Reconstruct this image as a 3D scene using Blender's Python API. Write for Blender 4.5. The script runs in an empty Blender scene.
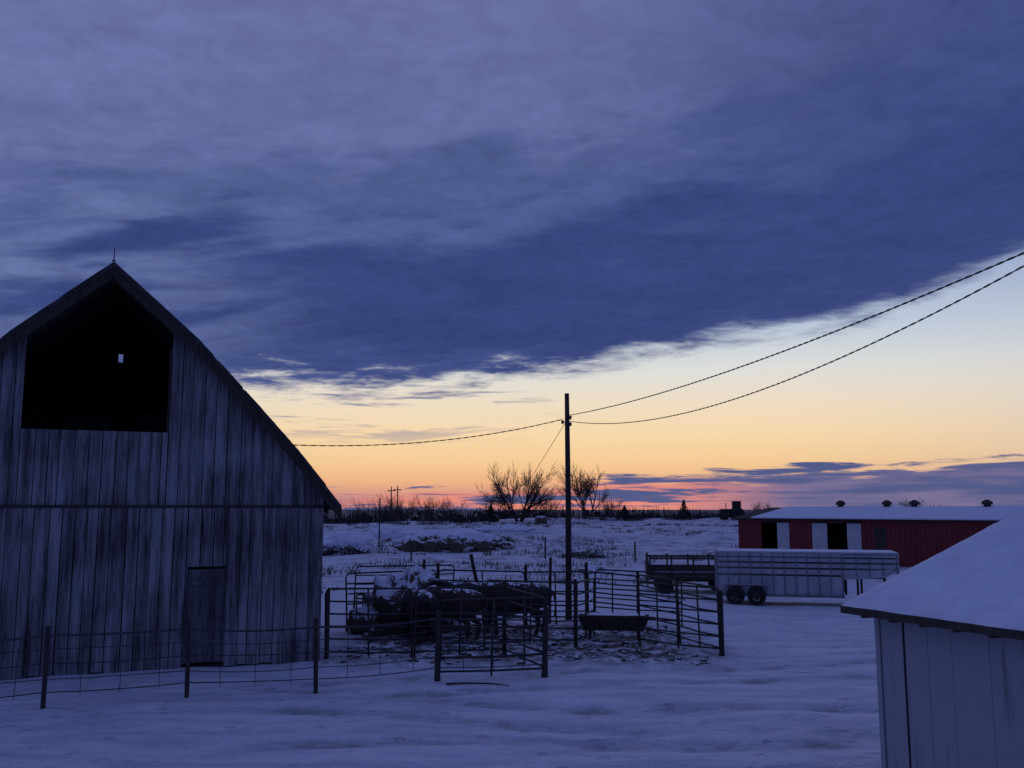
import bpy, math, random
from mathutils import Vector, Matrix, noise
random.seed(7)
scene=bpy.context.scene
scene.view_settings.view_transform='Standard'
scene.view_settings.look='None'
scene.view_settings.exposure=0
COL=scene.collection

def lin(r,g,b):
    f=lambda v:(v/255/12.92) if v/255<=0.04045 else ((v/255+0.055)/1.055)**2.4
    return (f(r),f(g),f(b),1)
def S(a,b,x):
    t=max(0,min(1,(x-a)/(b-a))); return t*t*(3-2*t)

# ------------------------------------------------------------ node helper
class NT:
    def __init__(s,nt): s.nt=nt; s.N=nt.nodes; s.L=nt.links
    def n(s,typ,**kw):
        nd=s.N.new(typ)
        for k,v in kw.items(): setattr(nd,k,v)
        return nd
    def link(s,a,b): s.L.new(a,b)
    def inp(s,sock,v):
        if isinstance(v,bpy.types.NodeSocket): s.L.new(v,sock)
        else: sock.default_value=v
    def m(s,op,a,b=0.0,c=None):
        nd=s.n('ShaderNodeMath',operation=op)
        s.inp(nd.inputs[0],a); s.inp(nd.inputs[1],b)
        if c is not None: s.inp(nd.inputs[2],c)
        return nd.outputs[0]
    def mr(s,v,a,b,c=0.0,d=1.0,smooth=True):
        nd=s.n('ShaderNodeMapRange'); nd.interpolation_type='SMOOTHSTEP' if smooth else 'LINEAR'
        s.inp(nd.inputs['Value'],v); s.inp(nd.inputs['From Min'],a); s.inp(nd.inputs['From Max'],b)
        s.inp(nd.inputs['To Min'],c); s.inp(nd.inputs['To Max'],d)
        return nd.outputs[0]
    def comb(s,x,y,z):
        nd=s.n('ShaderNodeCombineXYZ')
        for i,v in enumerate((x,y,z)): s.inp(nd.inputs[i],v)
        return nd.outputs[0]
    def noise(s,vec,scale,detail=4,rough=.55,dist=0.0):
        nd=s.n('ShaderNodeTexNoise')
        s.inp(nd.inputs['Vector'],vec); nd.inputs['Scale'].default_value=scale
        nd.inputs['Detail'].default_value=detail; nd.inputs['Roughness'].default_value=rough
        nd.inputs['Distortion'].default_value=dist
        return nd.outputs['Fac']
    def ramp(s,fac,pts,interp='LINEAR'):
        nd=s.n('ShaderNodeValToRGB'); cr=nd.color_ramp; cr.interpolation=interp
        s.inp(nd.inputs[0],fac)
        cr.elements[0].position=pts[0][0]; cr.elements[0].color=pts[0][1]
        cr.elements[1].position=pts[-1][0]; cr.elements[1].color=pts[-1][1]
        for p,c in pts[1:-1]:
            e=cr.elements.new(p); e.color=c
        return nd.outputs['Color']
    def mix(s,f,a,b,mode='MIX'):
        nd=s.n('ShaderNodeMix',data_type='RGBA',blend_type=mode)
        s.inp(nd.inputs[0],f); s.inp(nd.inputs[6],a); s.inp(nd.inputs[7],b)
        return nd.outputs[2]

def newmat(name):
    m=bpy.data.materials.new(name); m.use_nodes=True
    t=NT(m.node_tree); b=m.node_tree.nodes['Principled BSDF']
    return m,t,b
def bump(t,b,h,strength=.4,dist=.02):
    nd=t.n('ShaderNodeBump'); nd.inputs['Strength'].default_value=strength
    nd.inputs['Distance'].default_value=dist
    t.link(h,nd.inputs['Height']); t.link(nd.outputs[0],b.inputs['Normal'])
def simple(name,c1,c2,scale=4,rough=.8,stretch=(1,1,1),bs=.3,bd=.01,snow=0,metal=0):
    m,t,b=newmat(name)
    tc=t.n('ShaderNodeTexCoord').outputs['Object']
    mp=t.n('ShaderNodeMapping'); mp.inputs['Scale'].default_value=stretch
    t.link(tc,mp.inputs['Vector'])
    f=t.noise(mp.outputs[0],scale,3,.65)
    col=t.ramp(f,[(.3,(*c1,1)),(.7,(*c2,1))])
    if snow>0:
        g=t.n('ShaderNodeNewGeometry'); sx=t.n('ShaderNodeSeparateXYZ'); t.link(g.outputs['Normal'],sx.inputs[0])
        k=t.noise(tc,7,4,.7)
        v=t.m('ADD',sx.outputs[2],t.m('MULTIPLY',t.m('SUBTRACT',k,.5),1.6))
        f2=t.mr(v,1-snow,1-snow+.15)
        col=t.mix(f2,col,(.8,.82,.88,1))
    t.link(col,b.inputs['Base Color'])
    b.inputs['Roughness'].default_value=rough; b.inputs['Metallic'].default_value=metal
    if bs>0: bump(t,b,f,bs,bd)
    return m

# ------------------------------------------------------------ mesh builder
class MB:
    def __init__(s): s.v=[]; s.f=[]
    def poly(s,pts):
        i=len(s.v); s.v+= [tuple(p) for p in pts]; s.f.append(tuple(range(i,i+len(pts))))
    def hexa(s,p):  # 8 pts bottom4 top4
        i=len(s.v); s.v+=[tuple(q) for q in p]
        for q in ((3,2,1,0),(4,5,6,7),(0,1,5,4),(1,2,6,5),(2,3,7,6),(3,0,4,7)):
            s.f.append(tuple(i+k for k in q))
    def box(s,x0,x1,y0,y1,z0,z1):
        s.hexa([(x0,y0,z0),(x1,y0,z0),(x1,y1,z0),(x0,y1,z0),(x0,y0,z1),(x1,y0,z1),(x1,y1,z1),(x0,y1,z1)])
    def tube(s,pts,r,n=6,caps=True):
        pts=[Vector(p) for p in pts]
        rs=r if isinstance(r,(list,tuple)) else [r]*len(pts)
        base=len(s.v)
        for k,p in enumerate(pts):
            d=(pts[min(k+1,len(pts)-1)]-pts[max(k-1,0)])
            if d.length<1e-6: d=Vector((0,0,1))
            d.normalize()
            ref=Vector((0,0,1)) if abs(d.z)<.9 else Vector((1,0,0))
            a=d.cross(ref).normalized(); b=d.cross(a)
            for j in range(n):
                an=2*math.pi*j/n
                s.v.append(tuple(p+(a*math.cos(an)+b*math.sin(an))*rs[k]))
        for k in range(len(pts)-1):
            for j in range(n):
                a0=base+k*n+j; a1=base+k*n+(j+1)%n
                s.f.append((a0,a1,a1+n,a0+n))
        if caps:
            s.f.append(tuple(base+j for j in range(n))[::-1])
            s.f.append(tuple(base+(len(pts)-1)*n+j for j in range(n)))
    def obj(s,name,mat,parent=None,loc=(0,0,0),rz=0,smooth=False,bevel=0):
        me=bpy.data.meshes.new(name); me.from_pydata(s.v,[],s.f); me.update()
        o=bpy.data.objects.new(name,me); COL.objects.link(o)
        if mat: me.materials.append(mat)
        if parent: o.parent=parent
        o.location=loc; o.rotation_euler=(0,0,rz)
        if smooth:
            for p in me.polygons: p.use_smooth=True
        if bevel:
            bm=o.modifiers.new('bev','BEVEL'); bm.width=bevel; bm.segments=2; bm.limit_method='ANGLE'
        return o
def empty(name,loc,rz=0):
    o=bpy.data.objects.new(name,None); COL.objects.link(o); o.location=loc; o.rotation_euler=(0,0,rz)
    o.empty_display_size=.3
    return o

# ------------------------------------------------------------ terrain
def rut(x,y):
    """0..1 depth of the vehicle ruts that sweep across the yard"""
    if not (11<y<34): return 0
    best=0
    for c0_,k,sl in ((12.6,.010,.05),(14.3,.010,.05),(15.6,.016,-.10),(17.2,.016,-.10),(18.6,.004,.22),(20.2,.004,.22)):
        c=c0_+k*(x-3)**2+sl*x+.18*math.sin(x*.6+c0_)
        d=abs(y-c)
        if d<.38:
            v=(1-(d/.38)**2)*(.6+.9*noise.noise(Vector((x*1.1,c0_,0)))+.35*noise.noise(Vector((x*5,y*5,0))))
            best=max(best,v)
    return max(0,min(1,best))*S(-7,-3,x)
def gz(x,y):
    side=S(-55,5,x)
    z=S(48,122,y)*(.7+1.15*side)
    z-=8.5*S(132,260,y)
    z-=.26*math.exp(-((x-12)**2/140+(y-40)**2/160))
    n1=noise.noise(Vector((x*.05,y*.05,3)))
    z+=n1*.55*S(45,80,y)*(1-S(400,900,y))
    z+=noise.noise(Vector((x*.16,y*.16,9)))*.22*S(40,60,y)*(1-S(400,900,y))
    z+=noise.noise(Vector((x*.35,y*.35,1)))*.06
    if y<70: 
        z+=noise.noise(Vector((x*1.3,y*1.3,5)))*.035
        k=S(-6,-4,x)*(1-S(4.5,6,x))*S(20,22,y)*(1-S(28,31,y))
        if k>0: z+=k*abs(noise.noise(Vector((x*2.1,y*2.1,2))))*.16
        z-=.07*rut(x,y)
    return z
def axis(lims):
    out=[]
    for a,b,st in lims:
        n=max(1,int(round((b-a)/st)))
        out+=[a+(b-a)*i/n for i in range(n)]
    return out
ys=axis([(-30,10,2),(10,24,.10),(24,46,.22),(46,90,.8),(90,200,2.5)])
y=200
while y<6000: ys.append(y); y*=1.18
xs_pos=axis([(0,14,.2),(14,40,.8),(40,100,4)])
x=100
while x<5000: xs_pos.append(x); x*=1.3
xs=[-a for a in xs_pos[::-1][:-1]]+xs_pos
V=[(x,y,gz(x,y)) for y in ys for x in xs]
nx=len(xs)
F=[(j*nx+i,j*nx+i+1,(j+1)*nx+i+1,(j+1)*nx+i) for j in range(len(ys)-1) for i in range(nx-1)]
me=bpy.data.meshes.new('ground'); me.from_pydata(V,[],F); me.update()
at=me.attributes.new('rut','FLOAT','POINT')
at.data.foreach_set('value',[rut(v[0],v[1]) for v in V])
for p in me.polygons: p.use_smooth=True
ground=bpy.data.objects.new('snowy_ground',me); COL.objects.link(ground)
m,t,b=newmat('snow_ground')
tc=t.n('ShaderNodeTexCoord').outputs['Object']
sp=t.n('ShaderNodeSeparateXYZ'); t.link(tc,sp.inputs[0]); X,Y=sp.outputs[0],sp.outputs[1]
mk=t.m('MULTIPLY',t.mr(X,-5.5,-3),t.mr(X,6.5,3.5))
mk=t.m('MULTIPLY',mk,t.m('MULTIPLY',t.mr(Y,20.0,23.0),t.mr(Y,33,27)))
nd1=t.noise(tc,1.7,5,.75)
dirt=t.m('MULTIPLY',mk,t.mr(nd1,.38,.58))
nd2=t.noise(tc,.5,5,.78)
field=t.m('MULTIPLY',t.mr(Y,36,56),t.mr(nd2,.46,.64))
field=t.m('MULTIPLY',field,.62)
light=t.m('MULTIPLY',t.mr(nd1,.56,.72),.30)
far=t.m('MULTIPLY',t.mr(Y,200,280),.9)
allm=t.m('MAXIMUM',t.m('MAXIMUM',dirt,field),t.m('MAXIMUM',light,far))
ra=t.n('ShaderNodeAttribute'); ra.attribute_name='rut'
rutm=t.m('MULTIPLY',ra.outputs['Fac'],t.mr(nd1,.35,.6,.15,.6))
allm=t.m('MAXIMUM',allm,rutm)
mps=t.n('ShaderNodeMapping'); mps.inputs['Scale'].default_value=(.25,1.3,1); mps.inputs['Rotation'].default_value=(0,0,math.radians(-7)); t.link(tc,mps.inputs[0])
trk=t.noise(mps.outputs[0],1.5,4,.68,.6)
base=t.mix(t.mr(trk,.36,.62),(.66,.68,.74,1),(.87,.88,.91,1))  # mottled snow tone; paints in track shading that the bump barely gives
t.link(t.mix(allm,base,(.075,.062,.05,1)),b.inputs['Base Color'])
b.inputs['Roughness'].default_value=.7
h=t.m('ADD',t.m('MULTIPLY',trk,1.0),t.m('MULTIPLY',nd1,1.3))
vo=t.n('ShaderNodeTexVoronoi'); vo.inputs['Scale'].default_value=1.9; t.link(tc,vo.inputs['Vector'])
h=t.m('ADD',h,t.m('MULTIPLY',t.mr(vo.outputs['Distance'],.0,.22),.6))
bump(t,b,h,1.0,.18)
me.materials.append(m)

# ------------------------------------------------------------ materials
def barnboard(name,light,dark,thr=.5,w=.09):
    m,t,b=newmat(name)
    tc=t.n('ShaderNodeTexCoord').outputs['Object']
    mp=t.n('ShaderNodeMapping'); mp.inputs['Scale'].default_value=(3.8,3.8,.28); t.link(tc,mp.inputs[0])
    f=t.noise(mp.outputs[0],1.6,6,.74)
    mp2=t.n('ShaderNodeMapping'); mp2.inputs['Scale'].default_value=(18,18,.8); t.link(tc,mp2.inputs[0])
    g=t.noise(mp2.outputs[0],2.5,4,.7)
    k=t.noise(tc,.55,3,.5)
    s=t.m('ADD',t.m('MULTIPLY',f,.60),t.m('ADD',t.m('MULTIPLY',g,.2),t.m('MULTIPLY',k,.30)))
    c=t.ramp(s,[(thr-w,(*dark,1)),(thr+.0,tuple(a*.42+b_*.58 for a,b_ in zip(light,dark))+(1,)),(thr+w,(*light,1))])
    t.link(c,b.inputs['Base Color']); b.inputs['Roughness'].default_value=.9
    bump(t,b,g,.5,.01)
    return m
M_board=barnboard('weathered_white_boards',(.38,.37,.38),(.045,.038,.036),.54,.10)
M_door=barnboard('weathered_door_boards',(.17,.165,.17),(.035,.03,.028),.53)
M_darkwood=simple('dark_old_wood',(.035,.028,.022),(.08,.065,.05),3,.9,(4,4,.4))
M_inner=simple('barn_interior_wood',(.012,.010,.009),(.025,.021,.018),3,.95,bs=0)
M_shingle=simple('old_shingles',(.04,.037,.035),(.09,.085,.08),6,.9)
M_snow=simple('snow',(.70,.72,.79),(.84,.86,.9),2.5,.7,bs=.6,bd=.05)
M_pipe=simple('rusty_pipe',(.022,.019,.019),(.055,.04,.035),9,.65,bs=0)
M_wire=simple('fence_wire',(.03,.028,.03),(.06,.055,.055),9,.5,bs=0)
M_pole=simple('creosote_pole',(.025,.02,.017),(.07,.055,.045),5,.9,(6,6,.5))
M_cable=simple('power_cable',(.02,.02,.022),(.04,.04,.04),9,.6,bs=0)
M_cow=simple('black_cow_hide',(.012,.010,.010),(.03,.025,.022),6,.8,snow=.10)
M_cow2=simple('dark_brown_cow_hide',(.03,.018,.012),(.055,.035,.024),6,.8,snow=.16)
M_hay=simple('snowy_hay',(.07,.055,.035),(.17,.13,.08),6,.95,(1,1,3),.8,.05,snow=.56)
M_haydark=simple('old_hay',(.07,.055,.04),(.16,.125,.085),6,.95,(1,1,3),.8,.05,snow=.34)
M_red=simple('red_metal_siding',(.16,.014,.014),(.24,.023,.022),.8,.6)
M_whitedoor=simple('white_door',(.5,.5,.5),(.66,.66,.66),2,.6)
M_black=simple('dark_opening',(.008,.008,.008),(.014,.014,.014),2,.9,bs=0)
M_trailer=simple('white_trailer_paint',(.34,.34,.36),(.54,.54,.56),1.4,.45)
M_trailergrey=simple('trailer_grey_metal',(.16,.16,.17),(.26,.26,.27),2,.45)  # plain darker grey metal for the ribs and lower side rails
M_rubber=simple('tyre_rubber',(.015,.015,.015),(.03,.03,.03),6,.85,bs=0)
M_bark=simple('bark',(.03,.024,.02),(.065,.05,.04),4,.95,bs=0)
M_ever=simple('evergreen_needles',(.012,.02,.014),(.03,.042,.026),3,.9,bs=0)
M_brush=simple('distant_brush',(.02,.017,.018),(.05,.04,.038),.05,.95,bs=0)
M_weed=simple('dry_weeds',(.09,.065,.04),(.17,.125,.08),3,.95,bs=0)
M_white=barnboard('white_shed_boards',(.40,.40,.42),(.10,.095,.09),.40,.10)

# ------------------------------------------------------------ barn
barn=empty('wooden_barn',(-8.88,20.3,0),math.atan2(.3633,.9316))
PR=[(0,8.85),(1.0,7.98),(1.95,7.14),(3.0,6.02),(4.2,4.72),(5.2,3.5)]
c0=-.08
def prof(s):
    a=abs(s-c0)
    for (a0,z0),(a1,z1) in zip(PR,PR[1:]):
        if a<=a1: return z0+(z1-z0)*(a-a0)/(a1-a0)
    return PR[-1][1]
HW=4.76; DEP=9.0
def planks(mb,s0,s1,zlo,zhi,y0,y1,w=.26,gap=.012,rag=0.0,jit=.008):
    s=s0
    while s<s1-.02:
        ww=w*random.uniform(.8,1.25); e=min(s+ww,s1)
        if s1-e<.08: e=s1
        za=zlo(s) if callable(zlo) else zlo
        g=gap*random.uniform(.5,2.2)
        a,b_=s+g/2,e-g/2
        ta=zhi(a) if callable(zhi) else zhi; tb=zhi(b_) if callable(zhi) else zhi
        lo=za-random.uniform(0,rag); dy=random.uniform(-jit,jit)
        mb.hexa([(a,y0+dy,lo),(b_,y0+dy,lo),(b_,y1,lo),(a,y1,lo),(a,y0+dy,ta),(b_,y0+dy,tb),(b_,y1,tb),(a,y1,ta)])
        s=e
ft=lambda s:prof(s)-.07
O0,O1,OZ=-1.72,1.24,5.18
mb=MB()
planks(mb,-HW,O0,3.56,ft,0,.03)
planks(mb,O0,O1,3.56,OZ,0,.03)
planks(mb,O1,HW,3.56,ft,0,.03)
mb.obj('gable_boards',M_board,barn)
mb=MB(); planks(mb,-HW,1.74,.05,3.50,-.045,-.012,rag=.09); planks(mb,2.62,HW,.05,3.50,-.045,-.012,rag=.09); planks(mb,1.74,2.62,2.2,3.5,-.045,-.012)
mb.obj('lower_wall_boards',M_board,barn)
mb=MB()
mb.box(-HW,HW,-.058,-.004,3.503,3.556)
for s in (-3.8,-2.8,-1.8,-.8,.2,1.24,2.4,3.4,4.3): mb.box(s-.05,s+.05,.035,.13,.1,min(prof(s-.3),prof(s+.3))-.35 if not(O0<s<O1-.1) else 5.0)
mb.box(O0-.1,O1+.1,.033,.14,OZ-.14,OZ-.003)
mb.obj('frame_timbers',M_darkwood,barn)
mb=MB()
mb.box(-HW+.02,HW-.02,.15,.17,.05,4.0)
def back_bits(a,b_,z0):
    n=max(1,int((b_-a)/.25))
    for i in range(n):
        p=a+(b_-a)*i/n; q=a+(b_-a)*(i+1)/n
        tp=max(z0+.01,prof(p)-.14); tq=max(z0+.01,prof(q)-.14)
        mb.hexa([(p,.15,z0),(q,.15,z0),(q,.17,z0),(p,.17,z0),(p,.15,tp),(q,.15,tq),(q,.17,tq),(p,.17,tp)])
back_bits(-HW+.14,O0-.02,4.003); back_bits(O1+.02,HW-.14,4.003)
mb.box(O0-.02,O1+.02,.15,.17,4.003,5.08)
mb.box(-3.6,3.5,.175,DEP-.1,5.0,5.09)
mb.box(-HW,-HW+.04,.03,DEP-.04,0,4.05); mb.box(HW-.04,HW,.03,DEP-.04,0,4.05)
for i in range(14):
    x=random.uniform(-3.0,2.6); y=random.uniform(2.2,7); 
    mb.box(x-.5,x+.5,y-.25,y+.25,5.1,5.1+random.uniform(.4,.9))
for yy in (1.5,3,4.5,6):
    for sg in (-1,1):
        pts=[(c0+sg*a,yy,z-.12) for a,z in PR]
        mb.tube(pts,.05,4)
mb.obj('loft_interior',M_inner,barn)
mb=MB()
hs0,hs1,hz0,hz1=-.20,-.07,8.02,8.28
yb=DEP
def wallpiece(a,b_,z0,top):
    n=max(1,int((b_-a)/.4))
    for i in range(n):
        p=a+(b_-a)*i/n; q=a+(b_-a)*(i+1)/n
        tp=top(p) if callable(top) else top; tq=top(q) if callable(top) else top
        mb.hexa([(p,yb-.03,z0),(q,yb-.03,z0),(q,yb,z0),(p,yb,z0),(p,yb-.03,tp),(q,yb-.03,tq),(q,yb,tq),(p,yb,tp)])
ft2=lambda s:prof(s)-.03
wallpiece(-HW,hs0,0,ft2); wallpiece(hs1,HW,0,ft2)
wallpiece(hs0,hs1,0,hz0); wallpiece(hs0,hs1,hz1,ft2)
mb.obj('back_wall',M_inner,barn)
def strip(mb,off0,off1,y0,y1,i0=0,i1=5,sides=(-1,1)):
    for sg in sides:
        for i in range(i0,i1):
            (a0,z0),(a1,z1)=PR[i],PR[i+1]
            x0=c0+sg*a0; x1=c0+sg*a1
            mb.hexa([(x0,y0,z0+off0),(x1,y0,z1+off0),(x1,y1,z1+off0),(x0,y1,z0+off0),
                     (x0,y0,z0+off1),(x1,y0,z1+off1),(x1,y1,z1+off1),(x0,y1,z0+off1)])
mb=MB(); strip(mb,-.05,.05,-.33,DEP+.3)
for sg in (-1,1):
    for k in range(26):
        a=random.uniform(.2,4.6); L=random.uniform(.15,.5)
        z=prof(c0+sg*a); z2=prof(c0+sg*(a+L)); x=c0+sg*a; x2=c0+sg*(a+L); y1=random.uniform(-.36,-.335)
        mb.hexa([(x,y1,z+.03),(x2,y1,z2+.03),(x2,-.1,z2+.03),(x,-.1,z+.03),(x,y1,z+.065),(x2,y1,z2+.075),(x2,-.1,z2+.065),(x,-.1,z+.065)])
mb.obj('shingle_roof',M_shingle,barn)
mb=MB(); strip(mb,-.30,-.053,-.31,-.28)
mb.tube([(c0,-.75,8.60),(c0,.5,8.60)],.06,6)
mb.obj('rake_boards',M_darkwood,barn)
mb=MB(); strip(mb,.083,.10,-.26,DEP+.2,0,2); mb.obj('roof_snow',M_snow,barn)
mb=MB(); mb.tube([(c0-.02,.1,8.85),(c0-.02,.1,9.36)],[.018,.008],6); mb.tube([(c0-.02,.1,9.0),(c0-.02,.1,9.06)],.035,8)
mb.obj('lightning_rod',M_cable,barn)
mb=MB(); planks(mb,1.78,2.58,.12,2.14,-.04,-.008,w=.2,gap=.008)
for z in (.5,1.8): mb.box(1.80,2.56,-.072,-.052,z,z+.10)
mb.obj('door_boards',M_door,barn)
mb=MB()
mb.box(1.742,1.778,-.06,-.01,.1,2.197); mb.box(2.582,2.618,-.06,-.01,.1,2.197)
mb.tube([(2.5,-.08,1.05),(2.5,-.11,1.1),(2.5,-.08,1.18)],.012,6)
mb.obj('door_trim',M_door,barn)
mb=MB()
random.seed(3)
s=-HW
while s<HW:
    w=random.uniform(.3,.6); mb.box(s,min(HW,s+w-.02),-.02,.14,-.15,.05); s+=w
mb.obj('stone_footing',M_darkwood,barn)

# ------------------------------------------------------------ small white shed (foreground right)
shed=empty('white_outbuilding',(4.07,11.67,0),math.atan2(-.933,.36))
L0,L1=.25,4.5; W0,W1=.3,6.5; RY=3.4; RZ=3.56; EZ=2.3
rz=lambda y: EZ+(RZ-EZ)*(1-abs(y-RY)/RY)
mb=MB()
planks(mb,L0+.44,L1,-.1,2.36,W0,W0+.03,w=.42,gap=.003,jit=.002)
planks(mb,L0+.06,L0+.43,-.1,2.36,W0,W0+.03,w=.5,gap=.003,jit=.002)
mb.obj('front_boards',M_white,shed)
mb=MB()
for xw in (L0,L1-.03):
    y=W0+.034
    while y<W1-.01:
        e=min(y+.3,W1)
        mb.hexa([(xw,y,-.1),(xw+.03,y,-.1),(xw+.03,e-.006,-.1),(xw,e-.006,-.1),(xw,y,rz(y)-.06),(xw+.03,y,rz(y)-.06),(xw+.03,e-.006,rz(e)-.06),(xw,e-.006,rz(e)-.06)])
        y=e
mb.box(L0+.035,L1-.035,W1-.03,W1,-.1,2.36)
mb.obj('side_boards',M_white,shed)
mb=MB(); mb.box(L0-.012,L0+.055,W0-.02,W0-.001,-.1,2.33); mb.box(L0-.014,L0-.002,W0-.02,W0+.09,-.1,2.33)
mb.obj('corner_boards',M_white,shed)
mb=MB(); mb.box(L0+.1,L1-.1,W0+.05,W1-.05,-.1,2.2); mb.box(L0+.425,L0+.445,W0-.012,W0+.0,-.1,2.2)
mb.obj('door_gap_and_core',M_black,shed)
mb=MB()
def slab(mb,x0,x1,ya,yb_,o0,o1):
    mb.hexa([(x0,ya,rz(ya)+o0),(x1,ya,rz(ya)+o0),(x1,yb_,rz(yb_)+o0),(x0,yb_,rz(yb_)+o0),
             (x0,ya,rz(ya)+o1),(x1,ya,rz(ya)+o1),(x1,yb_,rz(yb_)+o1),(x0,yb_,rz(yb_)+o1)])
slab(mb,0,4.75,0,RY,-.05,0); slab(mb,0,4.75,RY,2*RY,-.05,0)
mb.obj('roof_deck',M_darkwood,shed)
mb=MB(); mb.box(.0,4.75,-.022,-.002,EZ-.08,EZ+.006)
mb.obj('fascia_board',M_darkwood,shed)
mb=MB()
for i in range(10):
    x=.3+i*.46; mb.box(x,x+.05,.02,.29,EZ-.11,EZ-.055)
mb.obj('rafter_tails',M_darkwood,shed)
mb=MB(); nxg,nyg=90,60
def snowsheet(ya,yb_):
    base=len(mb.v)
    for j in range(nyg+1):
        for i in range(nxg+1):
            x=-.02+4.79*i/nxg; y=ya+(yb_-ya)*j/nyg
            edge=min(i,nxg-i)/4.0; ej=min(j/3.0 if ya<1 else (nyg-j)/3.0,1); e=min(1,edge)*min(1,ej)
            th=.004+.05*math.sqrt(max(0,e))+noise.noise(Vector((x*1.5,y*1.5,ya)))*.03*e+noise.noise(Vector((x*5,y*5,2)))*.012*e
            xx=x+ (noise.noise(Vector((y*2.5,0,1)))*.04 if i==0 else 0)
            yy=y+ (noise.noise(Vector((x*2.5,4,1)))*.035+noise.noise(Vector((x*9,4,1)))*.012 if j==0 and ya<1 else 0)
            mb.v.append((xx,yy,rz(y)+.003+max(.004,th)))
    for j in range(nyg):
        for i in range(nxg):
            a=base+j*(nxg+1)+i; mb.f.append((a,a+1,a+nxg+2,a+nxg+1))
snowsheet(0,RY); snowsheet(RY+.0005,2*RY)
mb.obj('roof_snow',M_snow,shed,smooth=True)

# ------------------------------------------------------------ wire fence in front of barn
fp=[(-12.6,15.3),(-10.4,16.1),(-8.27,16.9),(-6.08,17.9),(-3.80,18.55),(-1.55,19.5),(.684,19.8)]
fence=empty('wire_fence',(0,0,0))
mb=MB()
for (x,y) in fp:
    z=gz(x,y); lx=random.uniform(-.05,.05)
    mb.tube([(x,y,z-.2),(x+lx,y,z+1.42)],.045,8)
mb.obj('posts',M_pipe,fence)
mb=MB()
for (a,b_) in zip(fp,fp[1:]):
    for hgt,r in ((.28,.011),(.5,.009),(.78,.012),(1.02,.009),(1.26,.021)):
        pts=[]; sg=random.uniform(.2,1)
        for k in range(9):
            tt=k/8; x=a[0]+(b_[0]-a[0])*tt; y=a[1]+(b_[1]-a[1])*tt-.05
            pts.append((x,y,(gz(*a)*(1-tt)+gz(*b_)*tt)+hgt-.06*4*tt*(1-tt)*sg))
        mb.tube(pts,r,5)
    for tt in (.25,.52,.8):
        x=a[0]+(b_[0]-a[0])*tt; y=a[1]+(b_[1]-a[1])*tt-.04
        mb.tube([(x,y,gz(x,y)+.2),(x+random.uniform(-.05,.05),y,gz(x,y)+1.22)],.007,4)
mb.obj('wires',M_wire,fence)

# ------------------------------------------------------------ corral panels
def panel(p0,p1,h=1.55,rails=6,name='corral_panel',mid=1,r=.026):
    a=Vector((p0[0],p0[1],gz(*p0)+.06)); b_=Vector((p1[0],p1[1],gz(*p1)+.06))
    mb=MB(); d=b_-a; d.z=0; dn=d.normalized()*.09
    lean=Vector((random.uniform(-.07,.07),random.uniform(-.07,.07),0))
    top=Vector((0,0,h))+lean
    loop=[a,a+top*.93,a+top*.98+dn*.35,a+top+dn, b_+top-dn, b_+top*.98-dn*.35, b_+top*.93, b_]
    mb.tube(loop,r,6)
    for k in range(rails-1):
        zz=.12+(h-.12)*(k/(rails-1))
        s=Vector((0,0,-.03*random.random()))
        mb.tube([a+top*(zz/h),(a+b_)/2+top*(zz/h)+s,b_+top*(zz/h)],r*.85,5)
    for k in range(mid):
        tt=(k+1)/(mid+1); q=a+(b_-a)*tt
        mb.tube([q,q+top],r*.9,5)
    mb.tube([a+Vector((0,0,-.12)),a+Vector((0,0,.02))],r*1.5,6); mb.tube([b_+Vector((0,0,-.12)),b_+Vector((0,0,.02))],r*1.5,6)
    return mb.obj(name,M_pipe,smooth=True)
pl=[((-4.7,27.0),(-2.2,27.9)),((-2.15,27.9),(.4,28.6)),((.45,28.6),(2.2,28.0)),((2.25,28.0),(3.6,27.1)),
    ((3.64,27.0),(4.35,24.9)),((4.4,24.85),(5.05,22.9)),
    ((5.0,22.85),(3.3,24.5)),
    ((-4.35,22.2),(-2.3,21.9)),((-2.25,21.9),(-.2,22.4)),((-.15,22.4),(.70,19.95)),
    ((-1.5,19.6),(.64,19.82)),((-.7,23.9),(1.6,24.2)),((1.65,24.2),(2.3,26.6)),
    ((-5.2,31.0),(-2.0,31.6)),((2.6,29.6),(5.2,29.0))]
for a,b_ in pl: panel(a,b_)
def post(x,y,h,r=.06,name='fence_post',lean=(0,0),mat=None):
    mb=MB(); z=gz(x,y); mb.tube([(x,y,z-.2),(x+lean[0],y+lean[1],z+h)],[r,r*.9],8)
    mb.obj(name,mat or M_pole)
for a in ((-4.3,22.1,1.6),(-.18,22.45,1.75),(.70,19.85,1.6),(1.62,24.2,1.7),(3.62,27.1,1.75),(2.22,28.1,1.9),(5.07,22.9,1.55),(.42,28.7,1.8),(-2.2,28.0,1.8)): post(*a,.05)
post(-.75,28.4,2.1,.06,lean=(-.5,.1))
post(-2.85,30.5,1.9,.05)
post(1.15,29.2,2.0,.05,lean=(.05,0))

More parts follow.
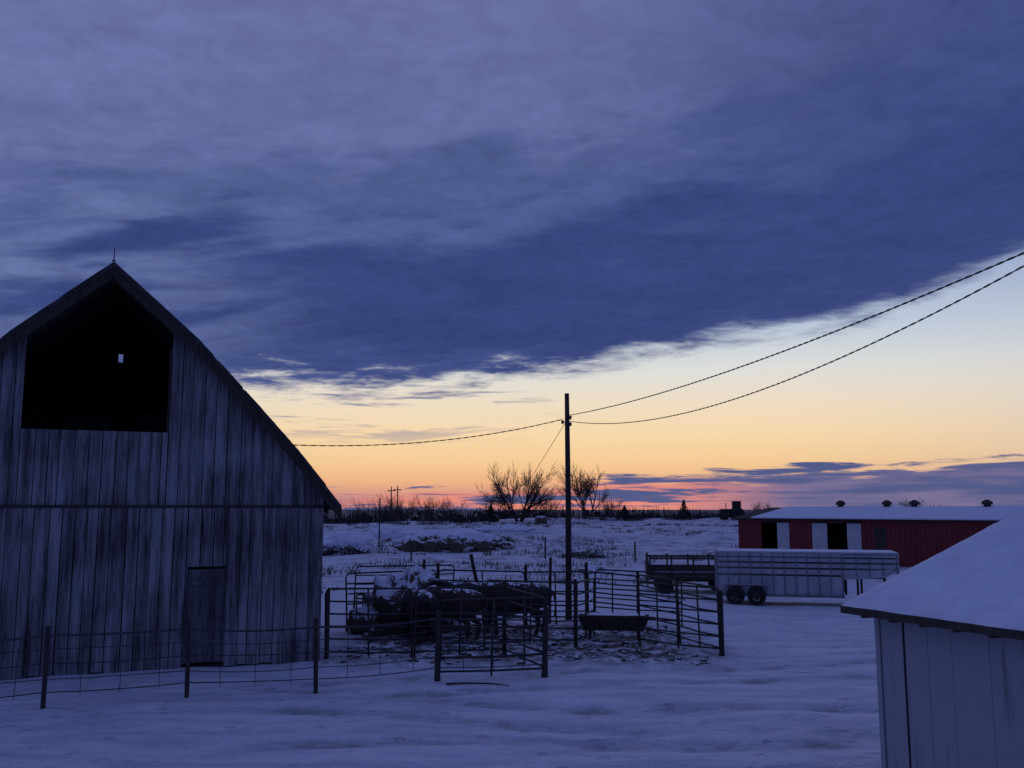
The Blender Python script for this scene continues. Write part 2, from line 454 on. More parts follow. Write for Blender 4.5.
# ------------------------------------------------------------ hay feeder, trough
def lumpy(name,cx,cy,rx,ry,h,mat,seed=0,amp=.2,n=28,m_=12,parent=None,k2=.5):
    mb=MB()
    for j in range(m_+1):
        ph=(math.pi/2)*j/m_
        for i in range(n):
            th=2*math.pi*i/n
            d=Vector((math.cos(th)*math.cos(ph),math.sin(th)*math.cos(ph),math.sin(ph)))
            k=1+amp*noise.noise(d*2.3+Vector((seed,0,0)))+amp*k2*noise.noise(d*7+Vector((seed,3,0)))
            x=cx+d.x*rx*k; y=cy+d.y*ry*k
            mb.v.append((x,y,gz(x,y)-.05+d.z*h*k))
    for j in range(m_):
        for i in range(n):
            a=j*n+i; b_=j*n+(i+1)%n; mb.f.append((a,b_,b_+n,a+n))
    mb.f.append(tuple(m_*n+i for i in range(n)))
    return mb.obj(name,mat,parent,smooth=True)
fd=empty('round_hay_feeder',(0,0,0))
lumpy('hay',-3.0,27.0,1.45,1.1,1.55,M_hay,1,.30,40,18,parent=fd,k2=.9)
mb=MB()
for z in (.15,.6,1.0):
    mb.tube([(-3.0+1.5*math.cos(a*math.pi/12),27.0+1.25*math.sin(a*math.pi/12),z) for a in range(25)],.025,6)
for a in range(14):
    q=a*math.pi/7; mb.tube([(-3.0+1.5*math.cos(q),27.0+1.25*math.sin(q),0),(-3.0+1.5*math.cos(q),27.0+1.25*math.sin(q),1.0)],.02,5)
mb.obj('feeder_ring',M_pipe,fd)
tr=empty('feed_trough',(2.75,25.6,gz(2.75,25.6)),math.radians(-8))
mb=MB()
mb.hexa([(-.8,-.25,.25),(.8,-.25,.25),(.8,.25,.25),(-.8,.25,.25),(-.95,-.4,.62),(.95,-.4,.62),(.95,.4,.62),(-.95,.4,.62)])
for x in (-.65,.65):
    for y in (-.25,.25): mb.tube([(x,y,-.05),(x*.97,y*.8,.3)],.035,6)
mb.obj('trough_body',M_darkwood,tr)
mb=MB(); mb.box(-.85,.85,-.32,.32,.623,.66); mb.obj('trough_snow',M_hay,tr,bevel=.02)
mb=MB()
mb.tube([(-1.3,19.0,gz(-1.3,19)+.03),(-.9,18.9,gz(-.9,18.9)+.05),(-.4,18.85,gz(-.4,18.85)+.04),(-.05,18.8,gz(-.05,18.8)+.05)],[.025,.02,.018,.01],5)
mb.obj('fallen_stick',M_bark)
# ------------------------------------------------------------ cows
def cow(x,y,rz_,graze=False,mat=M_cow,sc=1.0,look=0.0,step=0.0):
    sk=[]; ed=[]
    def v(p,r,par=None):
        sk.append((p,r)); i=len(sk)-1
        if par is not None: ed.append((par,i))
        return i
    root=v((-.60,0,1.02),(.33,.38))
    rump=v((-.92,0,1.06),(.26,.30),root)
    loin=v((-.25,0,.99),(.37,.42),root)
    mid=v((.12,0,.96),(.40,.46),loin)
    ch=v((.46,0,.96),(.35,.47),mid)
    sh=v((.72,0,1.05),(.26,.38),ch)
    if graze:
        nk=v((.98,look*.3,.94),(.17,.27),sh); pl_=v((1.20,look*.7,.78),(.15,.18),nk); fc=v((1.34,look,.56),(.125,.14),pl_); mz=v((1.42,look*1.1,.36),(.115,.11),fc)
        ez=.86; ex=1.14
    else:
        nk=v((.98,look*.3,1.22),(.17,.27),sh); pl_=v((1.20,look*.7,1.36),(.15,.18),nk); fc=v((1.40,look,1.25),(.125,.14),pl_); mz=v((1.57,look*1.15,1.14),(.115,.11),fc)
        ez=1.44; ex=1.15
    for sg in (-1,1):
        st=step*sg
        e=v((ex,look*.7+sg*.17,ez),(.035,.06),pl_); v((ex-.03,look*.7+sg*.33,ez-.05),(.02,.05),e)
        a=v((-.62,sg*.20,.82),(.18,.27),root); k=v((-.56+st*.3,sg*.21,.62),(.13,.17),a)
        hk=v((-.80+st,sg*.20,.44),(.065,.085),k); f=v((-.75+st,sg*.20,.16),(.052,.058),hk); v((-.71+st,sg*.20,.03),(.07,.075),f)
        a=v((.52,sg*.19,.70),(.14,.20),ch); k=v((.52-st*.6,sg*.19,.42),(.075,.085),a); f=v((.51-st,sg*.18,.15),(.052,.055),k); v((.54-st,sg*.18,.03),(.07,.075),f)
    t1=v((-1.12,0,1.12),(.035,.04),rump); t2=v((-1.17,0,.80),(.022,.022),t1); v((-1.15,.02,.46),(.05,.05),t2)
    me=bpy.data.meshes.new('cow'); me.from_pydata([p for p,_ in sk],ed,[]); 
    o=bpy.data.objects.new('black_cow' if mat is M_cow else 'brown_cow',me); COL.objects.link(o)
    me.materials.append(mat)
    sm=o.modifiers.new('skin','SKIN'); sm.use_smooth_shade=True
    for i,(p,r) in enumerate(sk):
        me.skin_vertices[0].data[i].radius=r
    me.skin_vertices[0].data[0].use_root=True
    ss=o.modifiers.new('sub','SUBSURF'); ss.levels=2; ss.render_levels=2
    o.location=(x,y,gz(x,y)); o.rotation_euler=(0,0,rz_); o.scale=(sc,)*3
R=math.radians
cow(.0,26.4,R(184),True,step=.10,look=.05,sc=1.05)
cow(-1.1,27.2,R(196),False,step=-.08,look=.1)
cow(-1.75,25.4,R(160),True,mat=M_cow2,step=.07)
cow(-2.5,25.3,R(112),True,step=.05,sc=.97)

# ------------------------------------------------------------ utility poles and wires
pole=empty('utility_pole',(1.81,30.6,gz(1.81,30.6)))
mb=MB(); mb.tube([(.02,0,-.3),(.04,0,3.5),(.02,0,7.36)],[.11,.095,.075],12); mb.obj('pole_shaft',M_pole,pole,smooth=True)
mb=MB()
for z,sx in ((6.55,.13),(6.33,.13),(6.4,-.13)):
    mb.tube([(0,0,z),(sx,0,z)],.018,6); mb.tube([(sx,0,z-.06),(sx,0,z+.06)],[.035,.05],8)
mb.box(.0,.04,-.12,-.09,4.2,6.5)
mb.obj('insulators',M_cable,pole)
pole2=empty('utility_pole',(8.1,7.35,0))
mb=MB(); mb.tube([(0,0,-.3),(0,0,8.3)],[.14,.1],12); mb.tube([(0,0,7.85),(-.14,0,7.85)],.03,6); mb.tube([(0,0,7.4),(-.14,0,7.4)],.03,6)
mb.obj('pole_shaft',M_pole,pole2,smooth=True)
def cable(name,fn,n,r=.011,twist=.55,strands=2,off=.014):
    L=0; pts=[fn(i/n) for i in range(n+1)]
    mb=MB()
    for s_ in range(strands):
        out=[]; L=0
        for i,p in enumerate(pts):
            if i: L+=(p-pts[i-1]).length
            a=2*math.pi*(L/twist)+s_*2*math.pi/strands
            out.append(p+Vector((math.cos(a)*off,0,math.sin(a)*off)))
        mb.tube(out,r,5)
    mb.obj(name,M_cable,smooth=True)
def w1(t): t*=1.25; return Vector((1.81+.1+5.03*t,30.6-18.6*t,6.56-.80*t+1.16*t*t))
def w2(t): t*=1.25; return Vector((1.81+.1+5.03*t,30.6-18.6*t,6.36-2.70*t+3.10*t*t))
cable('power_line',w1,420,r=.0085,off=.009,twist=.4); cable('power_line',w2,420,r=.0075,off=.008,twist=.4)
A=Vector((1.68,30.6,6.42)); B=Vector((-6.7,25.45,5.25))
def w3(t): p=A.lerp(B,t); p.z-=.34*4*t*(1-t); return p
cable('power_line',w3,200,r=.009,off=.009)
mb=MB(); mb.tube([(1.8,30.62,6.35),(-2.2,43,gz(-2.2,43))],.009,5); mb.obj('guy_wire',M_cable)

# ------------------------------------------------------------ red shed
rb=empty('red_machine_shed',(15.5,64,gz(20,60)+.02),math.atan2(-.723,.693))
LEN=19; H=2.6; WD=9; RS=.66
mb=MB()
def ribwall(mb,x0,x1,z0,z1,y=0):
    x=x0
    while x<x1-.01:
        e=min(x+.3,x1); mb.box(x,max(x+.02,e-.03),y-.015,y+.03,z0,z1); mb.box(e-.03,e,y-.04,y+.03,z0,z1); x=e
segs=[(0,1.79),(3.86,5.49),(8.75,LEN)]
for a,b_ in segs: ribwall(mb,a,b_,-.2,H)
ribwall(mb,1.79,3.86,2.35,H); ribwall(mb,5.49,8.75,2.35,H)
mb.box(0,.04,.03,WD,0,H); mb.box(LEN-.04,LEN,.03,WD,0,H); mb.box(0,LEN,WD-.04,WD,0,H)
for xx in (.0,LEN-.04):
    mb.hexa([(xx,.03,H),(xx+.04,.03,H),(xx+.04,WD,H),(xx,WD,H),(xx,WD/2-.01,H+RS-.02),(xx+.04,WD/2-.01,H+RS-.02),(xx+.04,WD/2+.01,H+RS-.02),(xx,WD/2+.01,H+RS-.02)])
mb.obj('siding',M_red,rb)
mb=MB(); 
for a,b_ in ((2.99,3.86),(5.49,6.51),(7.84,8.75)):
    mb.box(a,b_,-.07,-.045,-.05,2.34)
    mb.box(a+.02,b_-.02,-.085,-.073,1.2,1.28)
mb.obj('sliding_doors',M_whitedoor,rb)
mb=MB(); mb.box(1.79,3.86,-.16,-.09,2.37,2.44); mb.box(5.49,8.75,-.16,-.09,2.37,2.44)
mb.box(9.6,10.3,-.05,-.041,.05,2.1); mb.obj('door_track',M_darkwood,rb)
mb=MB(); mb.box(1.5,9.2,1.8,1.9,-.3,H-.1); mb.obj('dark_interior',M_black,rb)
mb=MB()
for (ya,yc,za,zc) in ((-.3,WD/2,H-.05,H+RS),(WD/2,WD+.3,H+RS,H-.05)):
    mb.hexa([(-.3,ya,za),(LEN+.3,ya,za),(LEN+.3,yc,zc),(-.3,yc,zc),(-.3,ya,za+.07),(LEN+.3,ya,za+.07),(LEN+.3,yc,zc+.07),(-.3,yc,zc+.07)])
mb.obj('metal_roof',M_darkwood,rb)
mb=MB()
for (ya,yc,za,zc) in ((-.31,WD/2,H+.022,H+RS+.072),(WD/2,WD+.3,H+RS+.072,H+.022)):
    mb.hexa([(1.2,ya,za),(LEN+.28,ya,za),(LEN+.28,yc,zc),(1.2,yc,zc),(1.2,ya,za+.07),(LEN+.28,ya,za+.07),(LEN+.28,yc,zc+.07),(1.2,yc,zc+.07)])
mb.obj('roof_snow',M_snow,rb)
mb=MB()
for x in (5.2,8.4,10.2,14.6):
    z=H+RS+.1
    mb.tube([(x,WD/2,z),(x,WD/2,z+.14),(x,WD/2,z+.15),(x,WD/2,z+.32),(x,WD/2,z+.45)],[.2,.2,.33,.3,.1],10)
mb.obj('roof_ventilators',M_darkwood,rb)

# ------------------------------------------------------------ stock trailer
z0=gz(10.5,36)
st=empty('livestock_trailer',(8.05,37.1,z0),math.atan2(-1.7,6.35))
BL,BW=4.75,2.0; FZ=.42; TZ=1.98; NL=6.75
def wheel(mb,x,y,z,r,w):
    n=20
    prof_=[(r*.55,-w/2),(r*.95,-w/2),(r,-w*.3),(r,w*.3),(r*.95,w/2),(r*.55,w/2)]
    base=len(mb.v)
    for i in range(n):
        a=2*math.pi*i/n
        for (rr,yy) in prof_: mb.v.append((x+rr*math.cos(a),y+yy,z+rr*math.sin(a)))
    k=len(prof_)
    for i in range(n):
        for j in range(k-1):
            a=base+i*k+j; b_=base+((i+1)%n)*k+j; mb.f.append((a,a+1,b_+1,b_))
def disc(mb,x,y,z,r,w,n=16):
    mb.tube([(x,y-w/2,z),(x,y+w/2,z)],r,n)
mb=MB()
for y in (.02,BW-.02):
    yy0,yy1=y-.02,y+.02
    mb.box(0,BL,yy0,yy1,FZ,1.12)
    for za,zb in ((1.19,1.38),(1.45,1.60),(1.67,1.82)): mb.box(0,BL,yy0,yy1,za,zb)
    mb.box(0,BL+.0,yy0-.01,yy1+.01,TZ-.12,TZ)
    mb.hexa([(BL+.002,yy0,1.02),(NL-.5,yy0,1.12),(NL-.5,yy1,1.12),(BL+.002,yy1,1.02),(BL+.002,yy0,1.38),(NL,yy0,1.40),(NL,yy1,1.40),(BL+.002,yy1,1.38)])
    for za,zb in ((1.45,1.60),(1.67,1.80),(1.86,1.96)): mb.box(BL+.002,NL,yy0,yy1,za,zb)
mb.box(BL-.03,BL,.042,BW-.042,FZ,1.10)
mb.box(NL-.03,NL+.0,.042,BW-.042,1.28,1.93)
mb.obj('side_panels',M_trailer,st,bevel=.008)
mb=MB()
for y in (-.03,BW-.0):
    for i in range(12):
        x=.02+i*(BL-.08)/11; mb.box(x,x+.045,y,y+.028,FZ,TZ-.005)
    for i in range(4):
        x=BL+.45+i*.48; mb.box(x,x+.04,y,y+.028,1.15,TZ-.06)
mb.box(-.04,BL+.02,-.04,.0-.001,FZ-.09,FZ-.003); mb.box(-.04,BL+.02,BW+.001,BW+.04,FZ-.09,FZ-.003)
mb.obj('ribs',M_trailergrey,st)
mb=MB()
mb.box(-.02,NL+.02,-.03,BW+.03,TZ+.003,TZ+.04); mb.obj('roof_sheet',M_trailer,st,bevel=.01)
mb=MB(); mb.box(.02,NL-.03,.02,BW-.02,TZ+.043,TZ+.09); mb.obj('roof_snow',M_snow,st,bevel=.02)
mb=MB()
mb.box(.02,BL,.045,BW-.045,FZ-.06,FZ-.005); mb.box(BL,NL-.55,.1,BW-.1,1.06,1.11)
mb.tube([(NL-.7,BW/2,1.15),(NL-.45,BW/2,1.1),(NL-.40,BW/2,.75)],.06,8)
for y in (.45,BW-.45):
    mb.tube([(BL+.1,y,FZ),(BL+.1,y,1.1)],.05,6)
mb.tube([(NL-1.35,.25,.02),(NL-1.35,.25,1.1)],.045,8); disc(mb,NL-1.35,.25,.03,.12,.12)
mb.tube([(NL-1.35,BW-.25,.02),(NL-1.35,BW-.25,1.1)],.045,8)
for x in (.72,1.52): mb.tube([(x,.1,.36),(x,BW-.1,.36)],.04,8)
mb.obj('chassis',M_pipe,st)
mb=MB()
for z in (.7,1.05,1.4,1.75): mb.box(-.03,-.005,.05,BW-.05,z,z+.12)
for y in (.05,BW/2,BW-.09): mb.box(-.055,-.033,y,y+.05,FZ,TZ)
mb.obj('rear_gate',M_trailer,st)
mb=MB()
for y in (-.12,BW+.12):
    for x in (.72,1.52): wheel(mb,x,y,.36,.36,.2)
mb.obj('tyres',M_rubber,st,smooth=True)
mb=MB()
for y in (-.12,BW+.12):
    for x in (.72,1.52): disc(mb,x,y,.36,.17,.1)
mb.obj('wheel_rims',M_pipe,st)
mb=MB()
for y in (-.14,BW+.14):
    pts=[(.22,.55),(.35,.78),(1.89,.78),(2.02,.55)]
    for (a,b_) in zip(pts,pts[1:]):
        mb.hexa([(a[0],y-.13,a[1]),(b_[0],y-.13,b_[1]),(b_[0],y+.13,b_[1]),(a[0],y+.13,a[1]),(a[0],y-.13,a[1]+.03),(b_[0],y-.13,b_[1]+.03),(b_[0],y+.13,b_[1]+.03),(a[0],y+.13,a[1]+.03)])
mb.obj('fenders',M_trailer,st)

# ------------------------------------------------------------ dark farm wagon
wg=empty('farm_wagon',(6.05,41.5,gz(8,41)),math.radians(-4))
mb=MB(); mb.box(0,3.9,0,2.1,.62,.74)
for y in (0,2.06):
    for z in (.78,.98,1.5): mb.box(0,3.9,y,y+.04,z,z+(.17 if z<1.2 else .09))
    for x in (0,.95,1.9,2.85,3.84): mb.box(x,x+.07,y-.06,y-.002,.6,1.66)
for x in (-.04,3.9): 
    for z in (.78,.98,1.2): mb.box(x,x+.035,.05,2.05,z,z+.16)
mb.box(-.1,-.045,-.05,.05,.3,1.8)
mb.tube([(3.9,1,.55),(5.2,1,.25)],.05,6)
mb.box(.3,3.6,.8,.95,.48,.61); mb.box(.3,3.6,1.25,1.4,.48,.61)
mb.obj('stake_bed',M_darkwood,wg)
mb=MB()
for x in (.7,3.2):
    for y in (.0,2.1): wheel(mb,x,y,.33,.36,.2); disc(mb,x,y,.33,.2,.1)
mb.obj('wheels',M_rubber,wg)
mb=MB(); mb.box(.05,3.85,.06,2.0,.745,.84); mb.obj('bed_snow',M_snow,wg,bevel=.03)

# ------------------------------------------------------------ bare trees
def baretree(name,x,y,h,seed,levels=5,spread=.45,r0=None,minr=.012,stems=1,lf=.30,tilt=.32):
    rnd=random.Random(seed); mb=MB(); r0=r0 or h*.022
    def grow(p,d,L,r,lv):
        q1=p+d*L*.5+Vector((rnd.uniform(-1,1),rnd.uniform(-1,1),rnd.uniform(-.5,.5)))*L*.07
        e=p+d*L
        mb.tube([p,q1,e],[max(minr,r),max(minr,r*.82),max(minr,r*.66)],5 if lv>3 else 3,caps=False)
        if lv==0: return
        n=rnd.choice((3,3,4)) if lv>1 else 3
        for k in range(n):
            ax=Vector((rnd.gauss(0,1),rnd.gauss(0,1),rnd.gauss(0,.5)))
            ax=(ax-ax.dot(d)*d).normalized()
            sp=spread*(rnd.uniform(.2,.6) if k==0 else rnd.uniform(.8,1.7))
            nd=(d*math.cos(sp)+ax*math.sin(sp)+Vector((0,0,.10))).normalized()
            st_=e if k==0 else p+(e-p)*rnd.uniform(.35,1.0)
            grow(st_,nd,L*(rnd.uniform(.76,.92) if k==0 else rnd.uniform(.6,.85)),r*(.68 if k==0 else .5),lv-1)
    for s_ in range(stems):
        tl=.06 if stems==1 else tilt
        an=2*math.pi*(s_+rnd.uniform(-.2,.2))/stems
        grow(Vector((math.cos(an)*.2*(stems>1),0,-.2)),Vector((math.cos(an)*tl,math.sin(an)*tl,1)).normalized(),h*lf,r0,levels)
    mb.obj(name,M_bark,loc=(x,y,gz(x,y)))
baretree('bare_deciduous_tree',.9,118,8.1,14,5,.42,.16,stems=5,lf=.265,tilt=.62,minr=.016)
baretree('bare_deciduous_tree',10.0,124,7.6,5,5,.44,.15,stems=3,lf=.27,tilt=.35,minr=.016)
baretree('bare_deciduous_tree',-2.6,126,4.0,8,4,.5,.07,stems=3,tilt=.5)
baretree('bare_deciduous_tree',33.5,125,2.9,9,4,.5,.07,stems=3,tilt=.5)
baretree('bare_deciduous_tree',60,140,3.6,21,4,.5,.08,stems=2)
for i,(x,y,h) in enumerate(((-13,150,5.0),(-17,145,4.6),(-9.8,150,4.4),(-20,160,6.2),(-24,165,6.6),(-28,170,6.4),(-15,165,6.),(6,150,4),(16,150,4.2))):
    baretree('bare_deciduous_tree',x,y,h,30+i,4,.5,.08,stems=4,tilt=.6)

def clump(mb,x,y,z,rx,rz_,n,sz,cone=False,rnd=random):
    for i in range(n):
        if cone:
            hh=rnd.random()**1.3; rr=rx*(1-hh)*math.sqrt(rnd.random())*rnd.uniform(.8,1.15); a=rnd.uniform(0,6.28)
            p=Vector((x+rr*math.cos(a),y+rr*math.sin(a),z+hh*rz_))
        else:
            while True:
                q=Vector((rnd.uniform(-1,1),rnd.uniform(-1,1),rnd.uniform(0,1)))
                if q.length<1: break
            q*=.85+.3*noise.noise(q*3+Vector((x,y,0)))
            p=Vector((x+q.x*rx,y+q.y*rx,z+q.z*rz_))
        d=[Vector((rnd.gauss(0,1),rnd.gauss(0,1),rnd.gauss(0,1))).normalized()*sz*rnd.uniform(.5,1.2) for _ in range(3)]
        mb.poly([p+d[0],p+d[1],p+d[2]])
def evergreen(x,y,h,r,n=900):
    mb=MB(); mb.tube([(0,0,-.1),(0,0,h*.9)],[.09,.03],6); clump(mb,0,0,.15,r,h,n,.16,True)
    mb.obj('evergreen_tree',M_ever,loc=(x,y,gz(x,y)))
evergreen(22.3,121,2.4,1.1); evergreen(-2.6,116,1.9,1.1); evergreen(14.6,121,1.7,1.2)
mb=MB(); rnd=random.Random(17)
for k in range(84):
    x=rnd.choice((rnd.uniform(-30,-3),rnd.uniform(4,40),rnd.uniform(10,32)))
    clump(mb,x,124+rnd.uniform(-4,6),gz(x,124)-.15,rnd.uniform(.5,2.4),rnd.uniform(.4,1.5),200,.14,False,rnd)
mb.obj('hedge_shrubs',M_brush)

# distant treeline
mb=MB(); rnd=random.Random(4)
for i in range(620):
    x=rnd.uniform(-260,380); y=rnd.uniform(290,370)
    zt=gz(x,y); 
    hgt=rnd.uniform(9.6,11.6)+1.6*noise.noise(Vector((x*.02,1,0)))- (.9*S(-20,40,x))
    w=rnd.uniform(4,8)
    clump(mb,x,y,zt,w,hgt*.95,110,1.3,False,rnd)
    for k in range(6):
        xx=x+rnd.uniform(-w,w)*.8
        mb.tube([(xx,y,zt),(xx+rnd.uniform(-.8,.8),y,zt+hgt*rnd.uniform(.85,1.05))],[.25,.05],3)
mb.obj('distant_treeline',M_brush)

# hay bales
def bale(x,y,r=.72,w=1.2,ang=0,sink=0):
    o=empty('round_hay_bale',(x,y,gz(x,y)-sink),ang)
    mb=MB(); n=20; ws=[-w/2,-w/2+.05,-w/4,0,w/4,w/2-.05,w/2]
    mb.tube([(q,0,r*.93) for q in ws],[r*.9,r,r*1.01,r,r*1.01,r,r*.9],n)
    for k,vv in enumerate(mb.v):
        nn=noise.noise(Vector(vv)*3+Vector((x,0,0)))*.1; mb.v[k]=(vv[0],vv[1]+nn,vv[2]+nn)
    mb.obj('bale_body',M_haydark,o,smooth=False)
rb_=random.Random(2)
for px in (-2.2,3.4): bale(px,112+rb_.uniform(-4,5),.55,1.2,rb_.uniform(-.5,1.5),.15)
lumpy('snowy_hay_stack',-5.6,72,3.1,1.3,1.0,M_haydark,4,.4,60,18,k2=1.0)
lumpy('snowy_hay_stack',-1.9,73.5,1.7,1.0,.8,M_haydark,14,.4,40,14,k2=1.0)
for k in range(4): bale(-8.0+k*1.9+rb_.uniform(-.3,.3),70.9+.25*k+rb_.uniform(-.3,.3),.48,1.15,R(90)+rb_.uniform(-.5,.5),.1)

# distant tractor
tx,ty=27.8,118
tt_=empty('parked_tractor',(tx,ty,gz(tx,ty)))
mb=MB(); mb.box(-1.3,.1,-.35,.35,.8,1.35); mb.box(.1,1.1,-.5,.5,.7,1.3); mb.box(.12,1.1,-.55,.55,2.25,2.35)
for x in (.15,1.05):
    for y in (-.5,.45): mb.box(x,x+.05,y,y+.05,1.3,2.25)
mb.box(.16,1.04,-.45,.44,1.31,2.24)
mb.tube([(-.7,.1,1.35),(-.7,.1,2.1)],.05,6); mb.box(-1.5,-1.3,-.3,.3,.7,1.2)
mb.obj('hood_and_cab',M_ever,tt_)
mb=MB()
for y in (-.7,.7):
    wheel(mb,.65,y,.75,.8,.35); disc(mb,.65,y,.75,.45,.2); wheel(mb,-1.0,y,.45,.48,.25); disc(mb,-1.0,y,.45,.28,.15)
mb.obj('wheels',M_rubber,tt_)
def brushpile(x,y,w,d,h,n,name='brush_pile'):
    mb=MB()
    for i in range(n):
        a=random.uniform(-1,1); b_=random.uniform(-1,1); q=max(0,1-a*a-b_*b_)
        px=x+a*w; py=y+b_*d; pz=gz(px,py)+random.uniform(0,q)*h
        dv=Vector((random.gauss(0,1),random.gauss(0,1),random.gauss(0,.45))).normalized()*random.uniform(.25,.75)
        p=Vector((px,py,pz)); mb.tube([p-dv,p+dv],[.03,.012],3)
    mb.obj(name,M_bark)
brushpile(-2.0,80,2.2,1,.6,150); brushpile(5,66,1.6,.8,.4,100)
lumpy('snow_covered_mound',-5,76.2,4.6,1.3,1.25,M_snow,4,.3)
lumpy('snow_covered_mound',-13.2,74,2.4,1.5,1.3,M_snow,6,.35)
lumpy('snow_covered_mound',-11.2,84,2.0,1.5,1.1,M_snow,7,.35)
lumpy('snow_covered_mound',-1.0,92,3.5,1.2,.7,M_snow,8,.3)
lumpy('rock_pile',4.6,52,1.0,.7,.35,M_hay,9,.4)
brushpile(-12.5,66,2.2,.8,.7,260)
for (x,y,h) in ((-10.5,74,3.9),(-6.5,60.5,1.3),(2.2,62,1.4),(8,61,1.3)): post(x,y,h,.06)
for (x,y,h) in ((-25.2,205,12.5),(-26.6,205,12.3)):
    mb=MB(); z=gz(x,y); mb.tube([(x,y,z),(x,y,z+h)],[.16,.12],6); mb.box(x-.9,x+.9,y-.06,y+.06,z+h-1,z+h-.8); mb.obj('distant_power_pole',M_pole)

# weeds
mb=MB(); rnd=random.Random(12)
for i in range(1500):
    y=rnd.uniform(38,112); x=rnd.uniform(-.22,.26)*y
    if noise.noise(Vector((x*.12,y*.12,7)))<-.04: continue
    if x>7 and y<60: continue
    z=gz(x,y)
    for k in range(rnd.randint(5,12)):
        xx=x+rnd.gauss(0,.22); yy=y+rnd.gauss(0,.2); h=rnd.uniform(.1,.38); w=.018+y*.00022
        a=rnd.uniform(0,3.14); dx,dy=math.cos(a)*w,math.sin(a)*w; lx,ly=rnd.gauss(0,.1),rnd.gauss(0,.1)
        mb.poly([(xx-dx,yy-dy,z-.02),(xx+dx,yy+dy,z-.02),(xx+lx,yy+ly,z+h)])
mb.obj('dry_grass_tufts',M_weed)
mb=MB()
for i in range(420):
    x=rnd.uniform(-4.3,4.6); y=rnd.uniform(21.5,28.5)
    s_=rnd.uniform(.02,.07); z=gz(x,y)
    n0=len(mb.v)
    mb.box(x-s_,x+s_,y-s_*.8,y+s_*.8,z-.03,z+s_*.6)
    for k in range(n0,len(mb.v)): mb.v[k]=tuple(c+rnd.uniform(-.4,.4)*s_ for c in mb.v[k])
mb.obj('frozen_mud_clods',simple('frozen_mud',(.05,.04,.03),(.11,.09,.07),5,.95,snow=.3),smooth=True)

# ------------------------------------------------------------ world
world=bpy.data.worlds.new('World'); scene.world=world; world.use_nodes=True
try:
    world.cycles.sampling_method='MANUAL'; world.cycles.sample_map_resolution=512
except Exception as e: print(e)
world.node_tree.nodes.clear(); t=NT(world.node_tree)
out=t.n('ShaderNodeOutputWorld')
dirv=t.n('ShaderNodeTexCoord').outputs['Generated']
sp=t.n('ShaderNodeSeparateXYZ'); t.link(dirv,sp.inputs[0]); dx,dy,dz=sp.outputs
az=t.m('MULTIPLY',t.m('ARCTAN2',dx,dy),57.29578)
el=t.m('MULTIPLY',t.m('ARCSINE',dz),57.29578)
zz=t.m('ADD',t.m('MAXIMUM',dz,0.0),.06)
pc=t.comb(t.m('DIVIDE',dx,zz),t.m('DIVIDE',dy,zz),0.0)
mp=t.n('ShaderNodeMapping'); mp.inputs['Rotation'].default_value=(0,0,math.radians(33)); mp.inputs['Scale'].default_value=(1,1.5,1); t.link(pc,mp.inputs[0])
nA=t.noise(mp.outputs[0],.6,2,.5,.3)
nB=t.noise(mp.outputs[0],2.0,5,.6,.4)
nC=t.noise(pc,11.0,2,.6,.8)
ac=t.comb(t.m('MULTIPLY',t.m('SUBTRACT',az,t.m('MULTIPLY',el,.8)),.065),t.m('MULTIPLY',t.m('SUBTRACT',el,t.m('MULTIPLY',az,.16)),.30),0.0)
nS=t.noise(ac,1.6,4,.55,.35)
ac2=t.comb(t.m('MULTIPLY',az,.07),t.m('MULTIPLY',el,.9),4.0)
nL=t.noise(ac2,1.9,5,.6,.3)
fc=t.n('ShaderNodeFloatCurve')
t.link(t.mr(az,-40.0,40.0,0.0,1.0,False),fc.inputs['Value'])
cv=fc.mapping.curves[0]
P=[(-40,3),(-25,6.2),(-15,7.3),(-6,7.1),(2,8.4),(8,9.2),(14,9.9),(20,10.8),(30,13.8),(40,17)]
P=[((a+40)/80,e/30) for a,e in P]
cv.points[0].location=P[0]; cv.points[1].location=P[-1]
for p in P[1:-1]: cv.points.new(*p)
fc.mapping.update()
edge=t.m('MULTIPLY',fc.outputs[0],30.0)
tt=t.m('SUBTRACT',el,edge)
wob=t.m('ADD',t.m('MULTIPLY',t.m('SUBTRACT',nS,.5),4.0),t.m('ADD',t.m('MULTIPLY',t.m('SUBTRACT',nB,.5),4.0),t.m('MULTIPLY',t.m('SUBTRACT',nC,.5),1.4)))
wob=t.m('MULTIPLY',wob,t.mr(az,-4.0,14.0,1.0,.62))
tw=t.m('ADD',tt,wob)
cmask=t.mr(tw,-.6,1.1)
tn=t.m('ADD',tt,t.m('ADD',t.m('MULTIPLY',t.m('SUBTRACT',nA,.5),8.0),t.m('ADD',t.m('MULTIPLY',t.m('SUBTRACT',nS,.5),7.0),t.m('MULTIPLY',t.m('SUBTRACT',nB,.5),9.0))))
ccol=t.ramp(t.mr(tn,-2.0,24.0,0.0,1.0,False),[
 (0.0,lin(90,106,156)),(.07,lin(66,81,136)),(.18,lin(53,67,120)),(.36,lin(56,70,125)),(.50,lin(78,92,144)),(.64,lin(98,108,158)),(1.0,lin(104,112,162))],'EASE')
rightdark=t.mr(t.m('ADD',az,t.m('MULTIPLY',el,-.1)),-4.0,24.0)
ccol=t.mix(t.m('MULTIPLY',rightdark,.72),ccol,lin(57,70,124))
leftpale=t.m('MULTIPLY',t.mr(az,-9.0,-24.0),t.m('MULTIPLY',t.mr(nS,.36,.62),t.mr(el,20.0,15.0,.45,1.0)))
ccol=t.mix(t.m('MULTIPLY',leftpale,.7),ccol,lin(106,120,168))
det=t.m('ADD',.58,t.m('MULTIPLY',nB,.44))
det=t.m('ADD',det,t.m('MULTIPLY',nC,.42))
dcol=t.n('ShaderNodeCombineColor'); 
